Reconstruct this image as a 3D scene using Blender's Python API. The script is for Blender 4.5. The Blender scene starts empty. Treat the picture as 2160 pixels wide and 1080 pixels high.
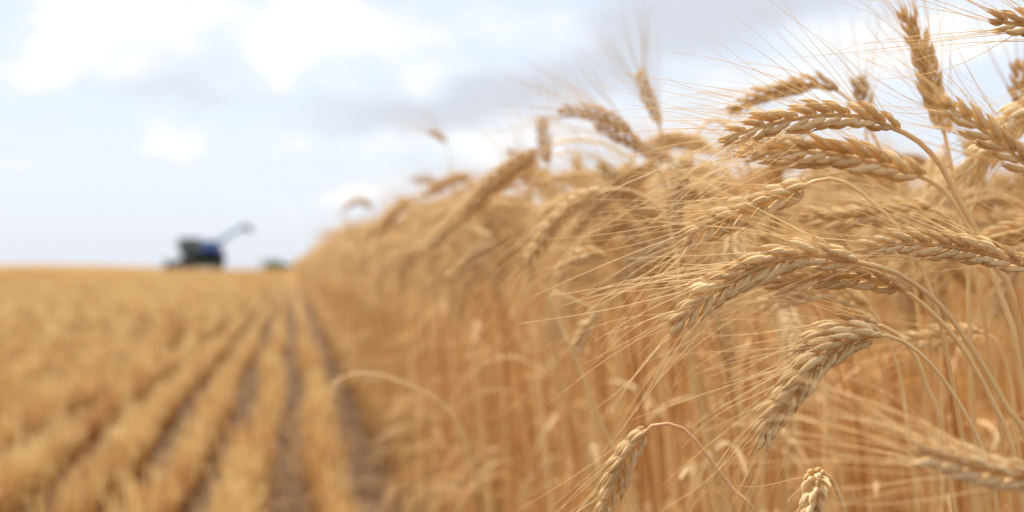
import bpy, math, random
import numpy as np
from mathutils import Vector, Matrix, Euler
R = math.radians
rng = random.Random(7)
nrg = np.random.RandomState(11)
sc = bpy.context.scene
COL = sc.collection

# ------------------------------------------------------------------ camera
YAW, PITCH, CAMH, FPX = R(8.81), R(0.516), 0.80, 3000.0
cam_d = bpy.data.cameras.new('camera')
cam = bpy.data.objects.new('camera', cam_d); COL.objects.link(cam)
cam.location = (0, 0, CAMH)
cam.rotation_euler = (math.pi/2 + PITCH, 0, -YAW)
cam_d.sensor_width = 36; cam_d.lens = 50
cam_d.clip_start = 0.02; cam_d.clip_end = 8000
cam_d.dof.use_dof = True
cam_d.dof.focus_distance = 0.645
cam_d.dof.aperture_fstop = 7.5
sc.camera = cam

# ------------------------------------------------------------------ render / exposure
sc.view_settings.view_transform = 'Standard'
sc.view_settings.look = 'None'
sc.view_settings.gamma = 1.0
sc.view_settings.exposure = 1.02
sc.render.engine = 'CYCLES'
sc.cycles.use_denoising = True
sc.cycles.max_bounces = 9
sc.cycles.diffuse_bounces = 7
sc.cycles.transmission_bounces = 6
sc.cycles.transparent_max_bounces = 8
sc.cycles.glossy_bounces = 2
sc.cycles.sample_clamp_indirect = 6

FW = np.array([math.sin(YAW)*math.cos(PITCH), math.cos(YAW)*math.cos(PITCH), math.sin(PITCH)])
RT = np.array([math.cos(YAW), -math.sin(YAW), 0.0])
UP = np.cross(RT, FW)
def P(px, py, z):                       # a point at depth z metres in the view
    return np.array([0, 0, CAMH]) + FW*z + RT*((px-1080)/FPX*z) + UP*((540-py)/FPX*z)

# ------------------------------------------------------------------ world and sun
SUN_EL, SUN_AZ = R(58), R(-14)           # azimuth clockwise from +Y
world = bpy.data.worlds.new('World'); sc.world = world; world.use_nodes = True
class NT:
    def __init__(s, t): s.t = t; t.nodes.clear()
    def n(s, ty, **k):
        d = s.t.nodes.new(ty)
        for a, b in k.items(): setattr(d, a, b)
        return d
    def set(s, d, i, v):
        if hasattr(v, 'is_output') or isinstance(v, bpy.types.NodeSocket): s.t.links.new(v, d.inputs[i])
        else: d.inputs[i].default_value = v
    def m(s, op, a, b=0.0, c=None, clamp=False):
        d = s.n('ShaderNodeMath', operation=op, use_clamp=clamp); s.set(d, 0, a); s.set(d, 1, b)
        if c is not None: s.set(d, 2, c)
        return d.outputs[0]
    def mix(s, f, a, b, blend='MIX'):
        d = s.n('ShaderNodeMix', data_type='RGBA', blend_type=blend)
        s.set(d, 0, f); s.set(d, 6, a); s.set(d, 7, b)
        return d.outputs[2]
    def noise(s, vec, scale, detail=3, rough=.5, out=0):
        d = s.n('ShaderNodeTexNoise'); s.set(d, 'Scale', scale); s.set(d, 'Detail', detail); s.set(d, 'Roughness', rough)
        if vec is not None: s.set(d, 'Vector', vec)
        return d.outputs[out]
    def ramp(s, f, stops):
        d = s.n('ShaderNodeValToRGB'); s.set(d, 0, f)
        e = d.color_ramp.elements
        while len(e) < len(stops): e.new(0.5)
        for q, (p, c) in zip(e, stops): q.position = p; q.color = (*c, 1)
        return d.outputs[0]
    def smooth(s, v, a, b, lo=0., hi=1.):
        d = s.n('ShaderNodeMapRange', interpolation_type='SMOOTHSTEP')
        s.set(d, 0, v); s.set(d, 1, a); s.set(d, 2, b); s.set(d, 3, lo); s.set(d, 4, hi)
        return d.outputs[0]
w = NT(world.node_tree)
tc = w.n('ShaderNodeTexCoord'); V = tc.outputs['Generated']
sky = w.n('ShaderNodeTexSky', sky_type='NISHITA', sun_disc=False, sun_elevation=SUN_EL, sun_rotation=SUN_AZ,
          air_density=1.0, dust_density=1.5, ozone_density=1.2)
sep = w.n('ShaderNodeSeparateXYZ'); w.set(sep, 0, V)
az = w.m('ARCTAN2', sep.outputs[0], sep.outputs[1])
el = w.m('ARCSINE', sep.outputs[2])
# domain warp so the cloud edges billow
cmb = w.n('ShaderNodeCombineXYZ'); w.set(cmb, 0, az); w.set(cmb, 1, w.m('MULTIPLY', el, 1.7)); 
uv = cmb.outputs[0]
wn = w.n('ShaderNodeTexNoise'); w.set(wn, 'Vector', uv); w.set(wn, 'Scale', 14.0); w.set(wn, 'Detail', 4.0)
ws = w.n('ShaderNodeSeparateXYZ'); w.set(ws, 0, wn.outputs[1])
azw = w.m('ADD', az, w.m('MULTIPLY', w.m('SUBTRACT', ws.outputs[0], .5), .085))
elw = w.m('ADD', el, w.m('MULTIPLY', w.m('SUBTRACT', ws.outputs[1], .5), .05))
def blob(px, py, rx, ry, amp, tilt=0.0):
    a0 = YAW + math.atan((px-1080)/FPX); e0 = math.atan((567-py)/FPX)
    dx = w.m('SUBTRACT', azw, a0); dy = w.m('SUBTRACT', elw, e0)
    c, s_ = math.cos(R(tilt)), math.sin(R(tilt))
    u = w.m('ADD', w.m('MULTIPLY', dx, c*FPX/rx), w.m('MULTIPLY', dy, s_*FPX/rx))
    v = w.m('ADD', w.m('MULTIPLY', dx, -s_*FPX/ry), w.m('MULTIPLY', dy, c*FPX/ry))
    r2 = w.m('ADD', w.m('MULTIPLY', u, u), w.m('MULTIPLY', v, v))
    return w.m('MULTIPLY', w.m('EXPONENT', w.m('MULTIPLY', r2, -1.0)), amp)
def addall(l):
    r = l[0]
    for q in l[1:]: r = w.m('ADD', r, q)
    return r
white = addall([blob(*b) for b in (
    (220, 40, 150, 75, 1.2), (130, 110, 90, 50, .8, 30), (60, 160, 60, 26, .7, 20), (420, 40, 110, 50, .6), (680, 50, 140, 70, 1.3), (590, 130, 50, 40, .8, 40),
    (365, 285, 75, 50, .75), (330, 330, 60, 30, .4), (1010, 285, 260, 50, .7), (920, 155, 80, 30, .5), (740, 415, 90, 34, .9, 20), (1160, 40, 160, 70, .5), (190, 230, 30, 20, .3), (290, 150, 60, 20, .4),
    (1920, 110, 260, 80, 1.0), (1600, 200, 240, 60, .6), (60, 375, 120, 22, .5), (620, 310, 160, 35, .45), (1500, 330, 400, 90, .6), (540, 440, 100, 26, .4), (850, 60, 200, 60, .45),
    (560, 150, 500, 60, .3))])
grey = addall([blob(*b) for b in (
    (1440, 70, 430, 75, 1.05, 14), (800, 250, 260, 40, .5, 6), (450, 210, 200, 30, .35), (120, 250, 140, 30, .3), (1100, 190, 260, 40, .6, 10), (1560, 0, 300, 55, .6, 4), (420, 150, 120, 60, .35), (760, 200, 120, 40, .4),
    (250, 175, 180, 30, .35), (1250, 300, 300, 40, .25), (950, -60, 900, 60, .4), (1700, 250, 350, 45, .35))])
det = w.noise(uv, 26, 6, .62)
gen = w.smooth(w.noise(uv, 4.5, 6, .55), .35, .65)                 # the rest of the sky, outside the frame
wf = w.m('ADD', white, w.m('MULTIPLY', w.m('SUBTRACT', det, .5), 1.3))
infr = w.m('MULTIPLY', w.smooth(w.m('ABSOLUTE', w.m('SUBTRACT', az, YAW)), .5, .8, 1, 0), w.smooth(el, .3, .5, 1, 0))
wmask = w.smooth(wf, .15, 1.3)
wmask = w.m('ADD', w.m('MULTIPLY', wmask, infr), w.m('MULTIPLY', gen, w.m('SUBTRACT', 1.0, infr)))
base = w.mix(.80, sky.outputs[0], (6.3, 6.8, 7.75, 1))       # thin high haze over the blue
c1 = w.mix(wmask, base, (8.55, 8.35, 8.25, 1))
c2 = w.mix(w.m('MULTIPLY', w.smooth(grey, .1, 1.15), .85), c1, (5.0, 5.2, 5.65, 1))
bg = w.n('ShaderNodeBackground'); w.set(bg, 0, c2); w.set(bg, 1, 0.067)
wo = w.n('ShaderNodeOutputWorld'); w.t.links.new(bg.outputs[0], wo.inputs[0])

sun_d = bpy.data.lights.new('sun', 'SUN'); sun_d.energy = 3.6; sun_d.angle = R(14); sun_d.color = (1, .93, .82)
sun = bpy.data.objects.new('sun', sun_d); COL.objects.link(sun)
sd = Vector((math.sin(SUN_AZ)*math.cos(SUN_EL), math.cos(SUN_AZ)*math.cos(SUN_EL), math.sin(SUN_EL)))
sun.rotation_euler = sd.to_track_quat('Z', 'Y').to_euler(); sun.location = (5, 0, 10)

# ------------------------------------------------------------------ materials
def plant_mat(name, stops, noise_scale=260, trans=.2, rough=.62, jitter=.35, stripe=0, spec=.25, husk=False):
    m = bpy.data.materials.new(name); m.use_nodes = True; n = NT(m.node_tree)
    tc = n.n('ShaderNodeTexCoord'); oi = n.n('ShaderNodeObjectInfo')
    vec = tc.outputs['Object']
    off = n.n('ShaderNodeVectorMath', operation='ADD'); n.set(off, 0, vec)
    cx = n.n('ShaderNodeCombineXYZ'); n.set(cx, 0, n.m('MULTIPLY', oi.outputs['Random'], 9.0)); n.set(off, 1, cx.outputs[0])
    f = n.noise(off.outputs[0], noise_scale, 3, .6)
    big = n.noise(off.outputs[0], noise_scale*.12, 2, .5)
    v = n.m('ADD', n.m('MULTIPLY', f, .45), n.m('MULTIPLY', big, .35))
    v = n.m('ADD', v, n.m('MULTIPLY', n.m('SUBTRACT', oi.outputs['Random'], .35), jitter))
    col = n.ramp(v, stops)
    if stripe:
        geo = n.n('ShaderNodeTexWave', wave_type='BANDS', bands_direction='Z'); n.set(geo, 0, off.outputs[0]); n.set(geo, 'Scale', stripe)
        n.set(geo, 'Distortion', 6.0); n.set(geo, 'Detail', 2.0)
        col = n.mix(n.m('MULTIPLY', geo.outputs[1], .3), col, n.mix(1.0, col, (.72, .66, .58, 1), 'MULTIPLY'))
    if husk:                                             # ribbed papery husks: veins along each floret, brown beak and base, specks
        at = n.n('ShaderNodeAttribute', attribute_name='husk'); sc_ = n.n('ShaderNodeVectorMath', operation='MULTIPLY'); n.set(sc_, 0, at.outputs['Vector']); n.set(sc_, 1, (3.2, 3.2, .9))
        vein = n.noise(sc_.outputs[0], 1.6, 3, .6); hs = n.n('ShaderNodeSeparateXYZ'); n.set(hs, 0, at.outputs['Vector'])
        col = n.mix(n.smooth(vein, .50, .66, 0, .62), col, n.mix(1.0, col, (.62, .50, .40, 1), 'MULTIPLY'))
        col = n.mix(n.smooth(vein, .48, .34, 0, .55), col, (.93, .82, .62, 1))
        col = n.mix(n.smooth(hs.outputs[2], .78, 1.0, 0, .5), col, (.50, .30, .15, 1))
        col = n.mix(n.smooth(n.noise(off.outputs[0], 900, 2, .5), .66, .72, 0, .6), col, (.22, .14, .08, 1))
    b = n.n('ShaderNodeBsdfPrincipled'); n.set(b, 'Base Color', col); n.set(b, 'Roughness', rough); n.set(b, 'Specular IOR Level', spec)
    bp = n.n('ShaderNodeBump'); n.set(bp, 'Strength', .25); n.set(bp, 'Distance', .0004); n.set(bp, 'Height', f); n.set(b, 'Normal', bp.outputs[0])
    o = n.n('ShaderNodeOutputMaterial')
    if trans:
        t = n.n('ShaderNodeBsdfTranslucent'); n.set(t, 0, col)
        mx = n.n('ShaderNodeMixShader'); n.set(mx, 0, trans); n.t.links.new(b.outputs[0], mx.inputs[1]); n.t.links.new(t.outputs[0], mx.inputs[2])
        n.t.links.new(mx.outputs[0], o.inputs[0])
    else: n.t.links.new(b.outputs[0], o.inputs[0])
    return m
M = {}
M['ear'] = plant_mat('dry_wheat_husk', [(.12, (.58, .37, .16)), (.38, (.77, .56, .28)), (.62, (.87, .70, .41)), (.85, (.93, .83, .59))], 420, .32, .78, .4, spec=.12, husk=True)
M['awn'] = plant_mat('wheat_awn', [(.15, (.78, .56, .28)), (.5, (.90, .73, .44)), (.85, (.94, .84, .60))], 120, .45, .5, .4)
M['stem'] = plant_mat('wheat_straw', [(.12, (.56, .26, .085)), (.40, (.78, .48, .19)), (.62, (.86, .65, .32)), (.85, (.93, .79, .47))], 60, .3, .45, .75, spec=.4)
M['stem_pale'] = plant_mat('pale_straw', [(.12, (.70, .44, .19)), (.5, (.84, .62, .31)), (.85, (.90, .74, .43))], 60, .15, .45, .3, spec=.4)
M['stem_red'] = plant_mat('reddish_straw', [(.12, (.68, .36, .18)), (.5, (.78, .48, .26)), (.85, (.86, .62, .36))], 40, .15, .45, .2, spec=.4)
M['leaf'] = plant_mat('dry_wheat_leaf', [(.12, (.50, .22, .075)), (.45, (.78, .49, .20)), (.8, (.90, .72, .42))], 70, .35, .6, .7)
M['stub'] = plant_mat('cut_straw', [(.12, (.50, .235, .078)), (.40, (.64, .39, .14)), (.8, (.77, .575, .265))], 60, .25, .5, .8)
M['litter'] = plant_mat('loose_straw', [(.15, (.24, .12, .05)), (.5, (.38, .22, .095)), (.85, (.54, .37, .18))], 60, .1, .6, .6)

def simple(name, col, rough=.5, metal=0., spec=.5, noise=0, coat=0):
    m = bpy.data.materials.new(name); m.use_nodes = True; n = NT(m.node_tree)
    b = n.n('ShaderNodeBsdfPrincipled'); c = (*col, 1)
    if noise:
        tc = n.n('ShaderNodeTexCoord'); f = n.noise(tc.outputs['Object'], noise, 4, .6)
        c = n.mix(n.smooth(f, .4, .7), (*col, 1), tuple(min(1, q*1.5+.03) for q in col)+(1,))
    n.set(b, 'Base Color', c); n.set(b, 'Roughness', rough); n.set(b, 'Metallic', metal); n.set(b, 'Specular IOR Level', spec); n.set(b, 'Coat Weight', coat)
    o = n.n('ShaderNodeOutputMaterial'); n.t.links.new(b.outputs[0], o.inputs[0])
    return m
M['blue'] = simple('blue_machine_paint', (.006, .075, .42), .35, noise=2, coat=.3)
M['black'] = simple('black_steel', (.008, .008, .010), .85, spec=.1)
M['tyre'] = simple('dusty_tyre_rubber', (.022, .02, .019), .85, noise=5)
M['rim'] = simple('dull_wheel_rim', (.10, .11, .09), .5)
M['glass'] = simple('tinted_cab_glass', (.07, .14, .15), .3, spec=.5)
M['green'] = simple('dark_green_paint', (.03, .09, .03), .45, noise=2)
M['tube'] = simple('pale_blue_painted_tube', (.03, .10, .24), .7, noise=2)
M['grey'] = simple('grey_rubber', (.06, .065, .065), .8)
M['lamp'] = simple('lamp_lens', (.7, .7, .62), .2)
M['crown'] = plant_mat('distant_foliage', [(.2, (.035, .075, .02)), (.5, (.07, .12, .035)), (.8, (.12, .17, .06))], 2, .25, .7, .3)
M['bark'] = simple('bark', (.10, .075, .05), .9, noise=8)

# soil
m = bpy.data.materials.new('field_soil'); m.use_nodes = True; n = NT(m.node_tree)
tc = n.n('ShaderNodeTexCoord'); ob = tc.outputs['Object']
sp = n.n('ShaderNodeSeparateXYZ'); n.set(sp, 0, ob)
f1 = n.noise(ob, 9, 6, .65); f2 = n.noise(ob, 70, 4, .6); f3 = n.noise(ob, .06, 3, .5)
soil = n.ramp(n.m('ADD', n.m('MULTIPLY', f1, .6), n.m('MULTIPLY', f2, .4)), [(.3, (.045, .025, .015)), (.5, (.095, .053, .032)), (.7, (.16, .095, .057))])
# loose chaff trodden into the soil, thicker further out where the combine spread it
chaff = n.ramp(n.noise(ob, 160, 3, .7), [(.3, (.42, .25, .10)), (.7, (.66, .45, .20))])
cov = n.m('ADD', n.m('MULTIPLY', n.smooth(f2, .52, .66), .35), n.smooth(sp.outputs[1], 25, 110, 0, .9), clamp=True)
chaff_far = n.mix(n.smooth(n.noise(ob, .12, 4, .6), .35, .65), (.28, .155, .05, 1), (.36, .215, .075, 1))
cc = n.mix(n.smooth(sp.outputs[1], 40, 120), chaff, chaff_far)
b = n.n('ShaderNodeBsdfPrincipled'); n.set(b, 'Base Color', n.mix(cov, soil, cc)); n.set(b, 'Roughness', .95); n.set(b, 'Specular IOR Level', .1)
bp = n.n('ShaderNodeBump'); n.set(bp, 'Strength', .8); n.set(bp, 'Distance', .02); n.set(bp, 'Height', f1); n.set(b, 'Normal', bp.outputs[0])
o = n.n('ShaderNodeOutputMaterial'); n.t.links.new(b.outputs[0], o.inputs[0]); M['soil'] = m

# ------------------------------------------------------------------ mesh helpers
class Geo:
    def __init__(s): s.v = []; s.f = []; s.mi = []; s.h = {}
    def add(s, vs, fs, mi=0, h=None):
        k = len(s.v)
        if h: s.h[k] = h
        s.v.extend([tuple(q) for q in vs]); s.f.extend([tuple(i+k for i in f) for f in fs]); s.mi.extend([mi]*len(fs))
    def merge(s, g, mi=None):
        k = len(s.v); s.h.update({k+q: hh for q, hh in g.h.items()}); s.v.extend(g.v); s.f.extend([tuple(i+k for i in f) for f in g.f]); s.mi.extend(g.mi if mi is None else [mi]*len(g.f))
    def tube(s, pts, rad, sides=5, mi=0, cap=True):
        pts = np.asarray(pts, float); n = len(pts)
        T = np.gradient(pts, axis=0); T /= np.linalg.norm(T, axis=1)[:, None] + 1e-12
        a = np.array([0, 0, 1.]) if abs(T[0][2]) < .9 else np.array([1., 0, 0])
        u = np.cross(T[0], a); u /= np.linalg.norm(u); vs = []
        for i in range(n):
            u = u - T[i]*u.dot(T[i]); u /= np.linalg.norm(u) + 1e-12; w_ = np.cross(T[i], u)
            for k in range(sides):
                t = 2*math.pi*k/sides; vs.append(pts[i] + (u*math.cos(t)+w_*math.sin(t))*rad[i])
        fs = [(i*sides+k, i*sides+(k+1) % sides, (i+1)*sides+(k+1) % sides, (i+1)*sides+k) for i in range(n-1) for k in range(sides)]
        if cap: fs += [tuple(range(sides))[::-1], tuple((n-1)*sides+k for k in range(sides))]
        s.add(vs, fs, mi)
    def box(s, lo, hi, mi=0, taper=None):
        x0, y0, z0 = lo; x1, y1, z1 = hi
        vs = [(x0, y0, z0), (x1, y0, z0), (x1, y1, z0), (x0, y1, z0), (x0, y0, z1), (x1, y0, z1), (x1, y1, z1), (x0, y1, z1)]
        s.add(vs, [(0, 3, 2, 1), (4, 5, 6, 7), (0, 1, 5, 4), (1, 2, 6, 5), (2, 3, 7, 6), (3, 0, 4, 7)], mi)
    def prism(s, prof, y0, y1, mi=0):                      # an xz outline given depth in y
        n = len(prof); vs = [(x, y0, z) for x, z in prof] + [(x, y1, z) for x, z in prof]
        s.add(vs, [tuple(range(n)), tuple(range(2*n-1, n-1, -1))] + [(i, i+n, (i+1) % n + n, (i+1) % n) for i in range(n)], mi)
    def mesh(s, name, mats, smooth=True):
        me = bpy.data.meshes.new(name); me.from_pydata(s.v, [], s.f)
        for q in mats: me.materials.append(q)
        if len(mats) > 1: me.polygons.foreach_set('material_index', s.mi)
        if smooth: me.polygons.foreach_set('use_smooth', [True]*len(s.f))
        if s.h:
            hv = np.zeros((len(s.v), 3), np.float32)
            for k, hh in s.h.items(): hv[k:k+len(hh)] = hh
            me.attributes.new('husk', 'FLOAT_VECTOR', 'POINT').data.foreach_set('vector', hv.ravel())
        me.update(); return me
def obj(name, me, parent=None, loc=None):
    o = bpy.data.objects.new(name, me); COL.objects.link(o)
    if parent is not None: o.parent = parent
    if loc is not None: o.location = loc
    return o
def tag(o, label=None, cat=None, group=None, kind=None):
    for k, v in (('label', label), ('category', cat), ('group', group), ('kind', kind)):
        if v: o[k] = v
    return o
def unit(v): v = np.asarray(v, float); return v/(np.linalg.norm(v)+1e-12)

def spline(pts, step=.002):
    """Catmull-Rom through the points, resampled at even steps."""
    p = np.asarray(pts, float); p = np.vstack([2*p[0]-p[1], p, 2*p[-1]-p[-2]]); out = []
    for i in range(1, len(p)-2):
        a, b_, c, d = p[i-1:i+3]
        ts = np.linspace(0, 1, 24, endpoint=False)[:, None]
        out.append(.5*((2*b_)+(-a+c)*ts+(2*a-5*b_+4*c-d)*ts**2+(-a+3*b_-3*c+d)*ts**3))
    q = np.vstack(out+[p[-2][None]])
    L = np.concatenate([[0], np.cumsum(np.linalg.norm(np.diff(q, axis=0), axis=1))])
    n = max(3, int(round(L[-1]/step))+1); s = np.linspace(0, L[-1], n)
    return np.stack([np.interp(s, L, q[:, k]) for k in range(3)], 1), L[-1]

# ------------------------------------------------------------------ the wheat ear
def floret(g, base, d, up, L, W, T, seg, rings, bow=.10):
    d = unit(d); up = unit(up - d*np.dot(up, d)); sd_ = np.cross(d, up); vs = []; hv = []; h0 = (abs(base[0])*911+abs(base[2])*733+L*5000) % 7 - 3.5
    for i in range(rings):
        t = i/(rings-1)*.97
        prof = 1.72*(t+.03)**.58*(1-t)**.88
        c = base + d*(L*t) + up*(L*bow*math.sin(math.pi*t))
        for k in range(seg):
            a = 2*math.pi*k/seg; ca, sa = math.cos(a), math.sin(a)
            keel = (1 + .30*max(0, ca)**5)*(1 + (.045*math.cos(5*a) if seg > 10 else 0)); hv.append((ca + h0, sa, t))
            vs.append(c + up*(ca*T*.5*prof*keel) + sd_*(sa*W*.5*prof))
    apex = base + d*L*1.06; vs.append(apex); hv.append((h0, 0, 1))
    fs = [(i*seg+k, i*seg+(k+1) % seg, (i+1)*seg+(k+1) % seg, (i+1)*seg+k) for i in range(rings-1) for k in range(seg)]
    fs += [((rings-1)*seg+k, (rings-1)*seg+(k+1) % seg, len(vs)-1) for k in range(seg)]
    fs.append(tuple(range(seg))[::-1]); g.add(vs, fs, 0, hv)
    return apex, d

def awn_path(p, d, T, L, n, r, curl=1.0, pull=.35):
    pts = [p-d*.001]; bend = np.array([r.gauss(0, 1) for _ in range(3)])*.10*curl
    wav = np.array([r.gauss(0, 1) for _ in range(3)])*.10*curl; ph = r.random()*6
    for i in range(n):
        t = i/n
        dd = unit(d + T*pull*t + bend*t*1.6 + wav*math.sin(ph+t*5)*.8 + np.array([0, 0, -.10*t]))
        pts.append(pts[-1]+dd*L/n)
    return pts

def make_ear(path, A0, r, size=1.0, q='hi', spread=1.0, awn_len=.065, awn_share=.8, twist=.0, awn_r=.00019, curl=1.4, bias=None):
    """path runs from the ear's base to its tip. Returns rachis, spikelets, awns as separate Geos."""
    pts, L = spline(path, .001)
    T = np.gradient(pts, axis=0); T /= np.linalg.norm(T, axis=1)[:, None]
    seg, rings, asd, an = {'hi': (15, 11, 4, 10), 'mid': (7, 6, 3, 6), 'lo': (4, 4, 3, 3)}[q]
    rach = Geo(); rach.tube(pts[::6 if q == 'hi' else 14], [.0013*size]*len(pts[::6 if q == 'hi' else 14]), 5)
    A = unit(A0 - T[0]*np.dot(A0, T[0])); spikes = []; awns = []
    step = .0047*size*(1 if q != 'lo' else 1.25); n = max(4, int(L/step)); last = 0
    for i in range(n):
        k = min(len(pts)-1, int(i/n*(len(pts)-1)*.97)); t = i/n
        Tk = T[k]
        A = unit(A - Tk*np.dot(A, Tk))
        if twist:
            B = np.cross(Tk, A); a = twist*step/L; A = unit(A*math.cos(a)+B*math.sin(a))
        B = np.cross(Tk, A); sgn = 1 if i % 2 else -1; side = A*sgn
        f = size*(.80+.30*math.sin(math.pi*min(1, t*.9+.12))**.8)*(1 - .18*t**3)*r.uniform(.88, 1.12)
        p = pts[k] + side*.0012*f
        g = Geo(); out = R(18+r.uniform(-5, 8)); fan = R(11.5+r.uniform(-4, 6))
        items = [(-1, 0), (1, 0)] + ([(0, 1)] if q != 'lo' else [])
        for sB, cen in items:
            d = unit(Tk*math.cos(out) + side*math.sin(out)*(1.0 if not cen else 1.25) + B*sB*math.sin(fan))
            fl = .0130*f*r.uniform(.88, 1.12)*(.92 if cen else 1)
            base = p + B*sB*.0014*f + Tk*(.0025*f if cen else .001*f) + side*(.0008*f if cen else 0)
            upv = side*.75 + B*sB*.8 + np.array([r.uniform(-.15, .15)]*3)
            ap, dd = floret(g, base, d, upv, fl, .0052*f*r.uniform(.82, 1.12), .0037*f, seg, rings)
            if r.random() < (awn_share if not cen else awn_share*.45):
                al = awn_len*r.uniform(.65, 1.2)*(1 - .12*t)*(r.uniform(.3, .6) if r.random() < .12 else 1)
                sp = r.uniform(.3, 1.15)*spread
                ad = unit(Tk + side*sp*.38 + B*sB*sp*.30 + np.array([r.gauss(0, .10) for _ in range(3)])*spread)
                if bias is not None: ad = unit(ad + np.asarray(bias)*r.uniform(0, 1)*max(0, 1-t)*np.clip(np.dot(side, unit(bias)), 0, 1))
                ad = unit(ad*.75+dd*.45)
                wv = awn_path(ap, ad, Tk, al, an, r, curl)
                ag = Geo(); ag.tube(wv, [awn_r*(1-.72*j/len(wv)) for j in range(len(wv))], asd, cap=False); awns.append(ag)
        if q != 'lo':                                     # the two glumes clasping the florets
            for sB in (-1, 1):
                d = unit(Tk*math.cos(out*.9) + side*math.sin(out*.9) + B*sB*math.sin(fan*1.25))
                ap, _ = floret(g, p + B*sB*.0018*f - Tk*.0012*f, d, side*.45+B*sB, .0092*f*r.uniform(.85, 1.15), .0043*f, .0030*f, seg, max(5, rings-2), .13)
        spikes.append(g)
    g = Geo(); Tk = T[-1]; B = np.cross(Tk, A)               # the terminal spikelet
    for sB in (-1, 1, 0):
        d = unit(Tk + B*sB*.28 + A*.15*(1-abs(sB)))
        ap, dd = floret(g, pts[-4]-Tk*.002, d, B*sB + A*.3, .0092*size, .0038*size, .0032*size, seg, rings)
        wv = awn_path(ap, unit(Tk+B*sB*.2*spread), Tk, awn_len*r.uniform(.6, .9), an, r, curl)
        ag = Geo(); ag.tube(wv, [awn_r*(1-.72*j/len(wv)) for j in range(len(wv))], asd, cap=False); awns.append(ag)
    spikes.append(g)
    return rach, spikes, awns

def leaf_strip(g, p, d, L, W, r, n=10, mi=0, droop=1.0):
    d = unit(d); h = unit(np.cross(d, [0, 0, 1])); pts = [np.array(p, float)]; dd = d.copy(); tw = r.uniform(-1.5, 1.5); vs = []
    for i in range(n): 
        dd = unit(dd + np.array([r.gauss(0, .05), r.gauss(0, .05), -.22*droop])); pts.append(pts[-1]+dd*L/n)
    for i, q in enumerate(pts):
        t = i/n; a = tw*t*1.6; T_ = unit(pts[min(n, i+1)]-pts[max(0, i-1)]); u = unit(h-T_*np.dot(h, T_)); v_ = np.cross(T_, u)
        s_ = u*math.cos(a)+v_*math.sin(a); nn = np.cross(T_, s_); ww = W*.5*(1-t**2.2)*(.6+.4*min(1, t*6))
        vs += [q - s_*ww, q + nn*ww*.45, q + s_*ww]
    fs = []
    for i in range(n): fs += [(i*3, i*3+1, i*3+4, i*3+3), (i*3+1, i*3+2, i*3+5, i*3+4)]
    g.add(vs, fs, mi)

def bake(list_of_geo):
    g = Geo()
    for q in list_of_geo: g.merge(q)
    return g

# ------------------------------------------------------------------ terrain
def sstep(a, b, x):
    t = np.clip((x-a)/(b-a), 0, 1); return t*t*(3-2*t)
def terr(x, y):
    x = np.asarray(x, float); y = np.asarray(y, float)
    z = .50*sstep(30, 150, y)
    z = z + 1.6*np.exp(-((x+66)/34)**2-((y-400)/90)**2)
    z = z + .10*np.sin(x*.021+1)*sstep(60, 200, y)
    z = z - 4.0*sstep(900, 3500, np.hypot(x, y))
    return z
def axis(vals): return np.array(sorted(set([-v for v in vals if v > 0]+list(vals))))
gx = axis([0, .5, 1, 1.5, 2, 3, 4, 6, 8, 12, 16, 22, 30, 40, 52, 64, 78, 95, 115, 140, 180, 240, 320, 450, 650, 1000, 1600, 2600, 4000])
gy = np.array([-60, -20, -8, -3, -1, 0, 1, 2, 3, 4, 6, 8, 12, 16, 22, 30, 40, 50, 60, 75, 90, 105, 120, 140, 160, 190, 220, 260, 300, 340, 380, 420, 460, 520, 600, 750, 950, 1300, 1800, 2600, 4000.])
X, Y = np.meshgrid(gx, gy); Z = terr(X, Y)
me = bpy.data.meshes.new('ground'); nx = len(gx)
me.from_pydata([tuple(v) for v in np.stack([X.ravel(), Y.ravel(), Z.ravel()], 1)], [],
    [(j*nx+i, j*nx+i+1, (j+1)*nx+i+1, (j+1)*nx+i) for j in range(len(gy)-1) for i in range(nx-1)])
me.materials.append(M['soil']); me.polygons.foreach_set('use_smooth', [True]*len(me.polygons))
tag(obj('ground', me), kind='structure')

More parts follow.
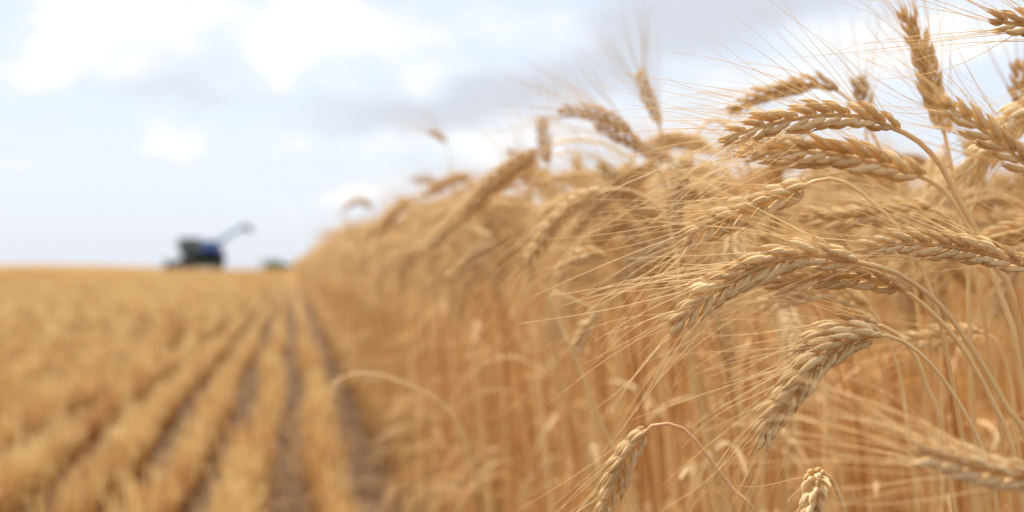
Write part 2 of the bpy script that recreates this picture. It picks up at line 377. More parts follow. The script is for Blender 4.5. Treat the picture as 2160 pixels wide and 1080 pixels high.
# ------------------------------------------------------------------ scatter: one object, prototypes and points in its own mesh
def scatter(name, protos, pts, mats):
    """protos: Geos standing on the origin; pts rows: x y z rx ry rz scale index"""
    nv = sum(len(g.v) for g in protos); npnt = len(pts); g = Geo(); pid = []
    for k, q in enumerate(protos): g.merge(q); pid += [k]*len(q.v)
    pts = np.asarray(pts, float)
    me = bpy.data.meshes.new(name); me.from_pydata(g.v+[tuple(p) for p in pts[:, :3]], [], g.f)
    for q in mats: me.materials.append(q)
    me.polygons.foreach_set('material_index', g.mi); me.polygons.foreach_set('use_smooth', [True]*len(g.f))
    if g.h:
        hv = np.zeros((nv+npnt, 3), np.float32)
        for k, hh in g.h.items(): hv[k:k+len(hh)] = hh
        me.attributes.new('husk', 'FLOAT_VECTOR', 'POINT').data.foreach_set('vector', hv.ravel())
    a = me.attributes.new('proto', 'INT', 'POINT'); a.data.foreach_set('value', pid+[-1]*npnt)
    a = me.attributes.new('pick', 'INT', 'POINT'); a.data.foreach_set('value', [-1]*nv+[int(v) for v in pts[:, 7]])
    a = me.attributes.new('turn', 'FLOAT_VECTOR', 'POINT'); a.data.foreach_set('vector', np.vstack([np.zeros((nv, 3)), pts[:, 3:6]]).ravel())
    a = me.attributes.new('size', 'FLOAT', 'POINT'); a.data.foreach_set('value', np.concatenate([np.ones(nv), pts[:, 6]]))
    me.update(); o = obj(name, me)
    t = bpy.data.node_groups.new(name+'_nodes', 'GeometryNodeTree')
    t.interface.new_socket('Geometry', in_out='INPUT', socket_type='NodeSocketGeometry'); t.interface.new_socket('Geometry', in_out='OUTPUT', socket_type='NodeSocketGeometry')
    gi = t.nodes.new('NodeGroupInput'); go = t.nodes.new('NodeGroupOutput'); jn = t.nodes.new('GeometryNodeJoinGeometry')
    def attr(nm, ty):
        d = t.nodes.new('GeometryNodeInputNamedAttribute'); d.data_type = ty; d.inputs[0].default_value = nm; return d.outputs[0]
    at, ap, ar, asz = attr('proto', 'INT'), attr('pick', 'INT'), attr('turn', 'FLOAT_VECTOR'), attr('size', 'FLOAT')
    def eq(s_, k):
        d = t.nodes.new('FunctionNodeCompare'); d.data_type = 'INT'; d.operation = 'EQUAL'
        ins = [i for i in d.inputs if i.type == 'INT']; t.links.new(s_, ins[0]); ins[1].default_value = k; return d.outputs[0]
    for k in range(len(protos)):
        s1 = t.nodes.new('GeometryNodeSeparateGeometry'); s1.domain = 'POINT'; t.links.new(gi.outputs[0], s1.inputs[0]); t.links.new(eq(at, k), s1.inputs[1])
        s2 = t.nodes.new('GeometryNodeSeparateGeometry'); s2.domain = 'POINT'; t.links.new(gi.outputs[0], s2.inputs[0]); t.links.new(eq(ap, k), s2.inputs[1])
        ip = t.nodes.new('GeometryNodeInstanceOnPoints'); t.links.new(s2.outputs[0], ip.inputs['Points']); t.links.new(s1.outputs[0], ip.inputs['Instance'])
        t.links.new(ar, ip.inputs['Rotation']); t.links.new(asz, ip.inputs['Scale']); t.links.new(ip.outputs[0], jn.inputs[0])
    t.links.new(jn.outputs[0], go.inputs[0])
    md = o.modifiers.new('scatter', 'NODES'); md.node_group = t
    return o

# ------------------------------------------------------------------ generic stalk: parts as Geos standing on the origin
def stalk_parts(r, apex, bend, q, az_out=0.0, leaves=2):
    """bend 0 = upright ear, 1 = hanging. The stalk leans and bends towards -x."""
    lean = r.uniform(.02, .12); eL = r.uniform(.062, .088); n = 9
    straight = apex - (.11+.05*bend)*(1-.42*bend) - eL*max(0, 1-bend*1.6)
    pts = [np.array([0, 0, -.01])]
    for i in range(1, n+1):
        t = i/n; pts.append(np.array([-lean*t**2*apex*.8, r.gauss(0, .004), straight*t]))
    pts = [p for p in pts]
    d = unit(pts[-1]-pts[-2]); ang = math.atan2(-d[0], d[2]); total = R(bend*(95+r.uniform(0, 55))); p = pts[-1]
    nk = 6; Lk = .11 + .05*bend
    neck = []
    for i in range(nk):
        ang += total/nk*(.5+i/nk); p = p + np.array([-math.sin(ang), r.gauss(0, .02), math.cos(ang)])*Lk/nk; neck.append(p)
    ear_pts = [p]
    for i in range(5):
        ang += R(7)*bend; p = p + np.array([-math.sin(ang), r.gauss(0, .03), math.cos(ang)])*eL/5; ear_pts.append(p)
    path, L = spline(pts+neck, .02 if q != 'lo' else .06); path = np.vstack([path, neck[-1]])[:-1]
    sg = Geo(); k = len(path); sd_ = {'hi': 7, 'mid': 6, 'lo': 3}[q]
    sg.tube(path, [.0024-.0013*(i/k)**1.3 for i in range(k)], sd_)
    if q != 'lo':                                         # nodes on the straw
        for hz in (.28, .52): 
            i = int(k*hz); pp = path[i]; tt = unit(path[i+1]-path[i]); sg.tube([pp-tt*.003, pp-tt*.001, pp+tt*.001, pp+tt*.003], [.0022, .0030, .0030, .0022], sd_)
    a = r.uniform(0, 6.28); A0 = np.array([.2, math.cos(a), math.sin(a)])
    rach, sp, aw = make_ear(ear_pts, A0, r, r.uniform(.92, 1.08), q, 1.0, .062, .85 if q != 'lo' else .7, awn_r=.00024 if q != 'lo' else .00040)
    lv = []
    for j in range(leaves):
        g = Geo(); i = int(k*r.uniform(.25, .8)); a = r.uniform(0, 6.28)
        leaf_strip(g, path[i], [math.cos(a)*.8, math.sin(a)*.8, r.uniform(.2, 1.2)], r.uniform(.10, .2), r.uniform(.004, .008), r, 9 if q != 'lo' else 4, droop=r.uniform(.6, 1.8)); lv.append(g)
    return sg, bake([rach]+sp), bake(aw), lv

BENDS = [.05, .2, .45, .6, .75, .85, .95, 1.05, .35, .8]
def merged_stalk(parts):
    g = Geo(); sg, e, a, lv = parts; g.merge(sg, 0); g.merge(e, 1); g.merge(a, 2)
    for l in lv: g.merge(l, 3)
    return g
CROP_MATS = [M['stem'], M['ear'], M['awn'], M['leaf']]

# where every stalk of the near crop stands: drilled rows 0.26 m apart, crop edge at x = 0.42
def crop_points(x0, x1, y0, y1, per_m):
    out = []; k0 = int(math.ceil((x0-.42)/.26-1e-6))
    x = (x0 if x0 < 1 else .42+.26*k0)
    while x < x1:
        n = int((y1-y0)*per_m)
        ys = nrg.uniform(y0, y1, n); xs = x + nrg.normal(0, .042, n)
        out.append(np.stack([xs, ys], 1)); x += .26
    return np.vstack(out)

# ------------------------------------------------------------------ hero stalks, placed one by one
class Hero: pass
def hero(label, ear_px, stem_px, z, root, size=1.0, q='hi', spread=1.0, awn=.072, parts=True, zt=0.0, A='face', cat='wheat stalk', bias=None, srad=.0013, share=.9, seed=0, ear_len=None, group='ears of wheat that stand out from the crop', twist=.3, stem_end_z=None):
    """ear_px runs tip -> base, stem_px from the ear's base downwards; depth z at the base, z+zt at the tip"""
    r = random.Random(1000+seed)
    base = np.array([root[0], root[1], 0.0])
    rt = bpy.data.objects.new('wheat_stalk', None); COL.objects.link(rt); rt.location = base; rt.empty_display_size = .03
    tag(rt, label, cat, group)
    m_ = len(ear_px)
    ep = [P(x, y, z + zt*(1-i/(m_-1))) for i, (x, y) in enumerate(ear_px)][::-1]
    sez = z if stem_end_z is None else stem_end_z
    sp_ = [P(x, y, z + (sez-z)*((i+1)/len(stem_px))) for i, (x, y) in enumerate(stem_px)]
    spts = [ep[0]+(unit(ep[1]-ep[0])*.004), ep[0]]+sp_
    last = sp_[-1]; d = unit(sp_[-1]-(sp_[-2] if len(sp_) > 1 else ep[0]))
    h = max(last[2], .05); 
    mid = last*.5+base*.5; mid = mid + np.array([d[0], d[1], 0])*.06*h + np.array([0, 0, .0])
    spts += [last*.8+base*.2+np.array([d[0], d[1], 0])*.05*h, mid, base]
    path, L = spline(spts, .008); k = len(path)
    path = path - base
    sg = Geo(); sg.tube(path, [srad*(.82+.95*min(1, i/k*1.7)) for i in range(k)], 8)
    for hz in (.45, .72):
        i = int(k*hz); pp = path[i]; tt = unit(path[i+1]-path[i]); sg.tube([pp-tt*.003, pp-tt*.001, pp+tt*.001, pp+tt*.003], [srad*1.6, srad*2.2, srad*2.2, srad*1.6], 8)
    obj('stem', sg.mesh('stem', [M['stem_red' if seed == 9 else 'stem_pale']]), rt)
    if A == 'face': A0 = np.cross(unit(ep[-1]-ep[0]), FW)
    elif A == 'side': A0 = FW*1.0
    else: A0 = np.cross(unit(ep[-1]-ep[0]), FW)*math.cos(A) + FW*math.sin(A)
    rach, spk, aw = make_ear([p-base for p in ep], A0, r, size, q, spread, awn, share, twist, bias=bias)
    if parts:
        e = obj('ear', rach.mesh('ear', [M['stem_pale']]), rt)
        for g in spk: obj('spikelet', g.mesh('spikelet', [M['ear']]), e)
        for g in aw: obj('awn', g.mesh('awn', [M['awn']]), e)
    else:
        e = obj('ear', bake([rach]+spk).mesh('ear', [M['ear']]), rt)
        obj('beard', bake(aw).mesh('beard', [M['awn']]), e)
    # a dry leaf low on the straw
    i = int(k*.6); g = Geo(); a = r.uniform(0, 6.28)
    leaf_strip(g, path[i], [math.cos(a), math.sin(a), .8], r.uniform(.12, .2), r.uniform(.005, .008), r, 12)
    obj('leaf', g.mesh('leaf', [M['leaf']]), rt)
    return rt
hero('sharp pale ear arching left, largest and lowest-tipped of the arching ears', [(1425, 692), (1470, 645), (1530, 600), (1610, 560), (1700, 537), (1800, 552)], [(1850, 562), (1900, 580), (1980, 640), (2060, 750), (2130, 870), (2180, 985)], .630, (.41, .66), 1.0, spread=1.0, awn=.072, zt=-.005, seed=1, A=.25)
hero('brown ear tucked just under and behind the big arching ear', [(1625, 600), (1700, 583), (1780, 580), (1850, 590), (1905, 612)], [(1930, 630), (1960, 655), (2020, 720), (2090, 840), (2150, 1010)], .662, (.43, .70), .98, spread=.8, awn=.066, seed=2, A=.5)
hero('straight sharp ear lying level above the big arching ear, entering from the right edge', [(1815, 528), (1890, 515), (1980, 517), (2080, 535), (2180, 566)], [(2230, 590), (2290, 660), (2330, 800)], .640, (.47, .62), .86, spread=.8, awn=.068, seed=3, A=.2)
hero('upper curved ear with long awns fanned up against the sky', [(1525, 292), (1590, 272), (1660, 254), (1740, 243), (1820, 247), (1892, 272)], [(1940, 300), (1985, 350), (2015, 410), (2050, 470), (2100, 560), (2150, 690)], .685, (.46, .78), 0.90, spread=1.5, awn=.080, seed=4, A=.15, bias=(0, 0, 1.1), srad=.0016)
hero('plump tan ear with big kernels hanging just below the upper curved ear', [(1560, 322), (1640, 322), (1730, 322), (1840, 342), (1945, 372)], [(1985, 395), (2015, 430), (2050, 490), (2110, 620), (2160, 800)], .735, (.52, .84), 1.04, spread=.8, awn=.07, seed=5, A=.05, srad=.0016)
hero('greenish gold ear with few fat spikelets on a thin hooked stem', [(1440, 512), (1500, 474), (1570, 443), (1640, 415), (1702, 390)], [(1740, 376), (1790, 388), (1850, 435), (1905, 495), (1950, 580), (2000, 760)], .69, (.46, .80), 0.95, spread=1.3, awn=.075, seed=6, A=.6, srad=.0011)
hero('drooping sharp ear pointing down left below the big arching ear', [(1600, 935), (1630, 880), (1680, 815), (1740, 750), (1800, 715), (1852, 708)], [(1890, 712), (1940, 745), (1990, 800), (2040, 880), (2080, 970), (2105, 1090)], .625, (.42, .74), 0.95, spread=1.0, awn=.066, seed=7, A=.4, srad=.0010)
hero('small dark ear half hidden behind the drooping ear', [(1690, 745), (1740, 705), (1790, 685), (1845, 685)], [(1885, 700), (1930, 750), (1960, 830), (1990, 930)], .70, (.46, .86), .95, spread=.8, awn=.07, seed=8, A=.3)
hero('ear hanging at the bottom edge on a thin reddish hooked stem', [(1262, 1110), (1285, 1050), (1310, 985), (1335, 940), (1362, 908)], [(1385, 894), (1420, 896), (1455, 915), (1510, 985), (1560, 1050), (1600, 1105)], .70, (.44, 1.0), .84, spread=.9, awn=.07, seed=9, A=.5, srad=.0009)
hero('stubby ear seen end on at the bottom edge, pointing down', [(1700, 1150), (1705, 1110), (1715, 1065), (1722, 1020), (1722, 1004)], [(1730, 996), (1750, 1000), (1775, 1060), (1790, 1120)], .70, (.46, .95), .9, spread=1.1, awn=.066, seed=10, A=.8, zt=-.04)
hero('blurred pinkish ear close to the lens at the lower right edge', [(1925, 948), (1990, 965), (2060, 985), (2130, 1000), (2220, 1015)], [(2280, 1050), (2330, 1120)], .46, (.38, .44), .74, spread=.7, awn=.085, seed=11, A=.5)
hero('ear at the top right corner, cut by the picture edge', [(2095, 42), (2140, 50), (2190, 58), (2260, 80)], [(2300, 120), (2340, 220), (2370, 400)], .62, (.50, .60), .8, spread=1.2, awn=.085, seed=12, A=.4)
hero('tall upright ear pointing at the sky near the right edge', [(1908, 20), (1930, 80), (1955, 140), (1972, 210), (1992, 280)], [(2005, 340), (2020, 420), (2040, 560), (2050, 800)], .82, (.50, .92), 0.88, spread=1.1, awn=.07, seed=13, A=1.0, zt=-.01)
hero('big knobbly ear slanting down right at the right edge', [(1985, 215), (2040, 250), (2100, 295), (2150, 335), (2220, 390)], [(2260, 440), (2290, 560), (2310, 800)], .73, (.56, .76), 0.98, spread=1.1, awn=.07, seed=14, A=.3, zt=0)
PM = dict(q='mid', parts=False)
hero('blurred brown arched ear above the upper curved ear', [(1540, 235), (1600, 205), (1670, 182), (1730, 175), (1765, 190)], [(1800, 220), (1850, 300), (1900, 420), (1930, 600)], .90, (.52, 1.05), .78, seed=15, A=.4, **PM)
hero('blurred ear curling left with its tip level, highest of the mid crop', [(1180, 230), (1235, 236), (1290, 252), (1330, 280)], [(1355, 310), (1400, 380), (1440, 520), (1460, 700)], 1.12, (.50, 1.25), .78, seed=16, A=.3, **PM)
hero('blurred ear slanting right down behind the level tipped ear', [(1255, 262), (1310, 288), (1370, 318), (1420, 345)], [(1460, 380), (1500, 480), (1510, 700)], 1.14, (.54, 1.22), .78, seed=17, A=.3, **PM)
hero('blurred upright ear pointing up left of the arched brown ear', [(1348, 150), (1360, 185), (1375, 225), (1390, 262)], [(1400, 300), (1420, 400), (1430, 600)], 1.12, (.52, 1.28), .72, seed=18, A=.3, **PM)
hero('lone upright brown ear on the crop skyline, straight and narrow', [(1143, 250), (1146, 280), (1150, 310), (1154, 345)], [(1158, 390), (1160, 480), (1165, 700)], 1.45, (.46, 1.5), 1.0, seed=19, A=.3, **PM)
hero('leaning upright ear left of the straight narrow one', [(1080, 318), (1092, 340), (1104, 365), (1116, 390)], [(1125, 430), (1135, 520), (1140, 700)], 1.55, (.46, 1.62), 1.0, seed=20, A=.3, **PM)
hero('dark ear hanging diagonally down left in the middle of the crop', [(1108, 558), (1140, 515), (1170, 470), (1210, 432), (1275, 402)], [(1300, 398), (1350, 410), (1400, 450), (1430, 560), (1440, 700)], .98, (.50, 1.12), .88, seed=21, A=.7, **PM)
hero('soft ear lying level between the fat spikelet ear and the right edge', [(1690, 452), (1760, 462), (1850, 448), (1960, 440)], [(2000, 460), (2050, 540), (2080, 700)], .83, (.56, .95), .95, seed=22, A=.3, **PM)
hero('soft brown ear arching under the big arching ear', [(1610, 648), (1680, 625), (1750, 615), (1830, 645)], [(1860, 690), (1900, 800), (1920, 950)], .86, (.52, 1.02), .92, seed=23, A=.3, **PM)
hero('soft pale ear pointing left behind the drooping ear stem', [(1900, 722), (1950, 715), (2000, 705), (2060, 700)], [(2090, 710), (2130, 790), (2150, 950)], .88, (.60, .98), .85, seed=24, A=.3, **PM)
hero('blurred bent straw in mid crop with its small ear hanging down', [(1205, 750), (1222, 720), (1240, 690), (1262, 662)], [(1240, 645), (1200, 630), (1160, 618), (1180, 680), (1230, 800)], 1.0, (.47, 1.2), .7, seed=25, A=.3, **PM)
hero('blurred ear hanging down left low in the mid crop', [(945, 592), (980, 560), (1015, 532), (1060, 512)], [(1080, 508), (1120, 520), (1160, 600), (1180, 800)], 1.35, (.50, 1.5), .95, seed=26, A=.3, **PM)
hero('blurred straw arching out left over the bare strip', [(705, 850), (708, 830), (714, 810), (726, 795)], [(750, 788), (800, 792), (860, 812), (930, 850), (980, 920), (1000, 1000)], 1.35, (.42, 1.48), .6, seed=27, A=.3, **PM)
hero('tall dark brown ear on the distant crop skyline', [(872, 378), (890, 378), (912, 384), (936, 402)], [(946, 425), (950, 500), (952, 700)], 2.6, (.46, 2.7), 1.1, seed=28, A=.3, **PM)
hero('faint tall ear standing clear of the skyline against the clouds', [(905, 278), (918, 282), (930, 290), (940, 300)], [(948, 330), (956, 420), (960, 600)], 2.0, (.48, 2.1), .75, seed=29, A=.3, srad=.0006, **PM)
hero('faint hooked ear at the left end of the crop skyline', [(728, 440), (745, 428), (765, 425), (785, 438)], [(795, 460), (800, 520), (802, 600)], 3.2, (.40, 3.3), 1.1, seed=30, A=.3, **PM)
hero('short blurred upright ear above the stem of the arched brown ear', [(1815, 165), (1818, 195), (1822, 225), (1826, 260)], [(1830, 320), (1840, 450), (1850, 700)], 1.05, (.60, 1.1), .9, seed=31, A=.3, **PM)
hero('blurred upright ear at the right picture edge under the corner ear', [(2148, 130), (2152, 170), (2158, 210), (2165, 255)], [(2170, 330), (2180, 450), (2200, 700)], .95, (.72, .98), .9, seed=32, A=.3, **PM)

# ------------------------------------------------------------------ near crop, every stalk its own thing
pts = crop_points(.42, 3.9, .30, 16.0, 76)
keep = []
for x, y in pts:
    d = math.hypot(x, y)
    if x < .33: continue
    if y < .97 and x < .62 and not (x > .49 and y > .68 and nrg.rand() < .55): continue
    keep.append((x, y))
pts = np.array(keep)
rel = pts - 0
zc = pts[:, 0]*FW[0] + pts[:, 1]*FW[1]; xc = pts[:, 0]*RT[0] + pts[:, 1]*RT[1]
inview = (zc > .3) & (xc/np.maximum(zc, .01) < .47) 
order = np.argsort(np.where(inview, zc, 1e6))
near_idx = order[:258]; rest_idx = order[258:]

protos_mid = []; TOP = []; TIPS = []
for i, b_ in enumerate(BENDS):
    r = random.Random(300+i); sg, e, a, lv = stalk_parts(r, r.uniform(.86, .93), b_, 'mid', leaves=2)
    rt = bpy.data.objects.new('wheat_stalk', None); COL.objects.link(rt); rt.empty_display_size = .03
    obj('stem', sg.mesh('stem', [M['stem']]), rt); eo = obj('ear', e.mesh('ear', [M['ear']]), rt); obj('beard', a.mesh('beard', [M['awn']]), eo)
    for l in lv: obj('leaf', l.mesh('leaf', [M['leaf']]), rt)
    TOP.append(max(v[2] for v in sg.v+e.v)); TIPS.append(min(e.v, key=lambda v: v[0] if b_ > .3 else -v[2])); protos_mid.append([rt, False])
def copy_tree(o, parent=None):
    c = o.copy(); COL.objects.link(c)
    if parent is not None: c.parent = parent
    for ch in list(o.children): copy_tree(ch, c)
    return c
def pick_bend(r):
    u = r.random()
    return r.choice([0, 1]) if u < .22 else r.choice([2, 8]) if u < .38 else r.choice([3, 4, 5, 6, 7, 9])
def hscale(x, y, r, k=None):                     # crop height grows a little with distance from the trampled headland
    hgt = .876 + .025*float(sstep(1.1, 2.3, y)) + .055*float(sstep(2.3, 5.5, y)) 
    return hgt/(k or .92)*(1 + max(-.12, min(.05, r.gauss(-.01, .045))))
sources = [tuple([c for c in [p[0]]]) for p in protos_mid]
rr = random.Random(55)
SKY_X = [600, 640, 700, 760, 830, 900, 1000, 1100, 1200, 1400, 1600, 2400]; SKY_Y = [567, 545, 500, 452, 405, 385, 372, 350, 325, 290, 262, 200]
def ear_px_of(k, x, y, e, s_):
    v = np.array(Matrix.LocRotScale(Vector((x, y, 0)), Euler(e), Vector((s_, s_, s_))) @ Vector(TIPS[k])) - np.array([0, 0, CAMH])
    z = v.dot(FW); return 1080+FPX*v.dot(RT)/z, 540-FPX*v.dot(UP)/z
def tip_ok(k, x, y, e, s_):
    v = np.array(Matrix.LocRotScale(Vector((x, y, 0)), Euler(e), Vector((s_, s_, s_))) @ Vector(TIPS[k])) - np.array([0, 0, CAMH])
    z = v.dot(FW); px = 1080+FPX*v.dot(RT)/z; py = 540-FPX*v.dot(UP)/z
    return z > .72 and py > np.interp(px, SKY_X, SKY_Y)
for i in near_idx:
    x, y = pts[i]
    for _ in range(25):
        k = pick_bend(rr); e_ = (rr.gauss(0, .03), rr.gauss(0, .03), rr.gauss(.0, .75)); s_ = hscale(x, y, rr, TOP[k])
        if tip_ok(k, x, y, e_, s_): break
    rt, used = protos_mid[k]
    o = rt if not used else copy_tree(rt)
    protos_mid[k][1] = True
    o.location = (x, y, 0); o.rotation_euler = e_; o.scale = (s_, s_, s_)
    kind = BENDS[k]
    form = 'upright' if kind < .3 else 'nodding' if kind < .5 else 'level' if kind < .8 else 'drooping'
    where = 'in the outermost row' if x < .55 else 'in the second row' if x < .80 else 'deep in the crop'
    px, py = ear_px_of(k, x, y, e_, s_)
    if px < 1120: spot = 'left of the dark diagonal ear'
    elif px < 1420: spot = 'right of the dark diagonal ear'
    elif px < 1880: spot = 'behind the hooked fat spikelet ear' if py < 500 else 'below the fat spikelet ear'
    else: spot = 'behind the upper curved ear' if py < 420 else 'at the right edge low down' if py > 700 else 'behind the level sharp ear at right'
    tag(o, 'wheat stalk with %s ear %s %s' % (form, where, spot), 'wheat stalk', '%s stalks %s, %s' % (form, where, spot))
for k, (rt, used) in enumerate(protos_mid):
    if not used: 
        for c in list(rt.children_recursive): bpy.data.objects.remove(c)
        bpy.data.objects.remove(rt)

# ------------------------------------------------------------------ the rest of the standing crop: one mass
pr = []; TOP2 = []
for i, b_ in enumerate(BENDS):
    r = random.Random(500+i); pr.append(merged_stalk(stalk_parts(r, r.uniform(.86, .93), b_, 'mid', leaves=2))); TOP2.append(max(v[2] for v in pr[-1].v) - (.045 if b_ < .5 else .0))
N1 = len(pr)
for i, b_ in enumerate([.1, .5, .7, .85, 1.0, .9]):              # light stalks
    r = random.Random(600+i); pr.append(merged_stalk(stalk_parts(r, r.uniform(.86, .95), b_, 'lo', leaves=2)))
N2 = len(pr)
for i in range(4):                                               # tufts of stalks for the far crop
    r = random.Random(700+i); g = Geo()
    for j in range(16):
        s1 = pr[N1+r.randrange(6)]; a = r.gauss(0, .7); dx, dy = r.uniform(-.16, .16), r.uniform(-.6, .6); ca, sa = math.cos(a), math.sin(a); sc_ = r.uniform(.9, 1.1)
        q = Geo(); q.v = [((x*ca-y*sa)*sc_+dx, (x*sa+y*ca)*sc_+dy, z*sc_) for x, y, z in s1.v]; q.f = s1.f; q.mi = s1.mi; q.h = s1.h; g.merge(q)
    pr.append(g)
rows = []
for i in rest_idx:
    x, y = pts[i]
    if zc[i] > 4.5: k = N1 + rr.randrange(6)
    else: k = pick_bend(rr)
    rows.append((x, y, 0, rr.gauss(0, .03), rr.gauss(0, .03), rr.gauss(0, .75 if zc[i] < 3 else 1.7), hscale(x, y, rr, TOP2[k] if k < N1 else None), k))
for x, y in crop_points(.44, 4.5, 16, 45, 30):
    rows.append((x, y, float(terr(x, y)), 0, rr.gauss(0, .03), rr.gauss(0, 1.8), hscale(x, y, rr), N1+rr.randrange(6)))
for x, y in crop_points(.54, 9, 45, 160, 1.6):
    rows.append((x, y, float(terr(x, y)), 0, 0, rr.gauss(0, .1), rr.gauss(1.08, .05), N2+rr.randrange(4)))
for x, y in crop_points(3.9, 14, .5, 45, 1.3):
    rows.append((x, y, float(terr(x, y)), 0, 0, rr.gauss(0, .1), rr.gauss(1.06, .05), N2+rr.randrange(4)))
for x, y in crop_points(.60, 6, 160, 420, .8):
    rows.append((x, y, float(terr(x, y)), 0, 0, rr.gauss(0, .1), rr.gauss(1.08, .05), N2+rr.randrange(4)))
tag(scatter('standing_wheat', pr, rows, CROP_MATS), 'dense golden uncut wheat crop filling the right and running to the horizon', 'wheat crop', kind='stuff')

# ------------------------------------------------------------------ stubble in rows
def stub_tuft(r, n, lx, ly, h0, h1, sides=4, leafy=.3):
    g = Geo()
    for _ in range(n):
        x, y = r.gauss(0, lx), r.uniform(-ly, ly); h = r.uniform(h0, h1); a, t = r.uniform(0, 6.28), abs(r.gauss(0, .20))
        top = np.array([x+math.cos(a)*math.sin(t)*h, y+math.sin(a)*math.sin(t)*h, h*math.cos(t)])
        g.tube([np.array([x, y, -.01]), np.array([x, y, 0])*.5+top*.5, top], [.0026, .0024, .0022], sides)
        if r.random() < leafy:
            leaf_strip(g, top*.6+np.array([x, y, 0])*.4, [math.cos(a+1), math.sin(a+1), r.uniform(0, 1.2)], r.uniform(.05, .13), .007, r, 4, droop=1.4)
    return g
sp_ = [stub_tuft(random.Random(900+i), 10, .013, .045, .12, .25, 5, .12) for i in range(6)]
sp_ += [stub_tuft(random.Random(920+i), 34, .015, .25, .14, .24, 3, .12) for i in range(4)]
sp_ += [stub_tuft(random.Random(940+i), 60, .022, 1.0, .14, .24, 3, .15) for i in range(3)]
for g in sp_[10:]:
    c = [np.array(v) for v in g.v]; g.v = [tuple(v) for v in c]
rows = []; r = random.Random(77)
def srow(k): return .13-.255*k
for k in range(0, 26):
    x0 = srow(k)
    y = .9
    while y < 14:
        y += r.uniform(.036, .056)
        if r.random() < .02: y += .07
        hv = .98 + .12*math.sin(y*1.3+k*2.1) + .05*math.sin(y*4.1+k*5.3)
        rows.append((x0+r.gauss(0, .012)+.02*math.sin(y*.9+k), y, 0, r.gauss(0, .06), r.gauss(0, .06), r.uniform(0, 6.28), hv*r.uniform(.84, 1.06), r.randrange(6)))
for k in range(0, 130):
    x0 = srow(k); y = 14 if k < 26 else max(2, abs(x0)*1.2)
    while y < 45:
        y += .42; rows.append((x0+r.gauss(0, .01), y, float(terr(x0, y)), 0, 0, r.choice([0, math.pi]), r.uniform(.9, 1.12), 6+r.randrange(4)))
for k in range(0, 420):
    x0 = srow(k)
    if k % 2 and k > 60: continue
    y = max(45, abs(x0)*1.5)
    while y < 190:
        y += 1.7 if k < 60 else 2.4; rows.append((x0, y, float(terr(x0, y)), 0, 0, r.choice([0, math.pi]), r.uniform(.95, 1.15), 10+r.randrange(3)))
tag(scatter('wheat_stubble', sp_, rows, [M['stub']]), 'golden cut wheat stubble in long rows running to the horizon', 'stubble', kind='stuff')

# loose straw and chaff on the soil
lp = []
for i in range(5):
    r = random.Random(960+i); g = Geo()
    for _ in range(9):
        a = r.uniform(0, 6.28); L = r.uniform(.02, .09); x, y = r.uniform(-.06, .06), r.uniform(-.06, .06); z = r.uniform(.002, .012)
        d = np.array([math.cos(a), math.sin(a), r.uniform(-.05, .12)])*L*.5; c = np.array([x, y, z+.003]); g.tube([c-d, c, c+d], [.0013, .0014, .0012], 4)
    leaf_strip(g, np.array([0, 0, .01]), [math.cos(i*2), math.sin(i*2), .1], .07, .006, r, 5, droop=.2); lp.append(g)
rows = []; r = random.Random(88)
for _ in range(5200):
    y = r.uniform(1.2, 22) if r.random() < .5 else r.uniform(1.2, 8); x = r.uniform(-1.2-y*.3, 1.0); rows.append((x, y, 0, 0, 0, r.uniform(0, 6.28), r.uniform(.7, 1.3), r.randrange(5)))
tag(scatter('straw_litter', lp, rows, [M['litter']]), 'loose broken straw and chaff lying on brown soil between rows', 'straw litter', kind='stuff')
cl = []
for i in range(3):
    r = random.Random(980+i); g = Geo(); vs = []
    for a in range(6):
        for b_ in range(8):
            th, ph = math.pi*(a+.5)/6, 2*math.pi*b_/8; q = r.uniform(.7, 1.25); vs.append((math.sin(th)*math.cos(ph)*q*.016, math.sin(th)*math.sin(ph)*q*.014, math.cos(th)*.010*q+.003))
    g.add(vs, [(a*8+b_, a*8+(b_+1) % 8, (a+1)*8+(b_+1) % 8, (a+1)*8+b_) for a in range(5) for b_ in range(8)] + [tuple(range(7, -1, -1)), tuple(range(40, 48))]); cl.append(g)
rows = [(r.uniform(-1.8, .9), r.uniform(1.2, 12), 0, r.uniform(0, 6), 0, r.uniform(0, 6), r.uniform(.3, 1.4), r.randrange(3)) for _ in range(3500)]
tag(scatter('soil_clods', cl, rows, [M['soil']]), 'small brown clods of dry soil between the stubble rows', 'soil clods', kind='stuff')

# ------------------------------------------------------------------ combine harvester, about 175 m off
ZC = 175.0
cpos = P(418, 573, ZC); cpos[2] = float(terr(cpos[0], cpos[1]))
ch = bpy.data.objects.new('combine_harvester', None); COL.objects.link(ch); ch.location = cpos
ch.rotation_euler = (0, 0, math.pi - YAW + R(12) - R(13)*0)        # nose to the left of the picture, turned slightly towards us
tag(ch, 'blue combine harvester with dark wheels and raised unloading auger far off on the stubble', 'combine harvester')
def part(name, g, mat, parent=ch, smooth=False):
    o = obj(name, g.mesh(name, [M[mat]], smooth), parent)
    if not smooth:
        b = o.modifiers.new('bevel', 'BEVEL'); b.width = .04; b.segments = 2; b.limit_method = 'ANGLE'
    return o
g = Geo(); g.prism([(1.5, .75), (1.5, 2.2), (.9, 2.35), (-2.9, 2.35), (-3.35, 1.7), (-3.1, .65), (-1.2, .4), (1.0, .4)], -1.25, 1.25); part('chassis', g, 'black')
g = Geo(); g.prism([(.5, 1.3), (.5, 2.45), (-2.9, 2.45), (-3.2, 1.8), (-3.0, 1.35)], 1.26, 1.34); part('side_panel', g, 'black')
g = Geo(); g.prism([(.5, 1.3), (.5, 2.45), (-2.9, 2.45), (-3.2, 1.8), (-3.0, 1.35)], -1.34, -1.26); part('side_panel', g, 'black')
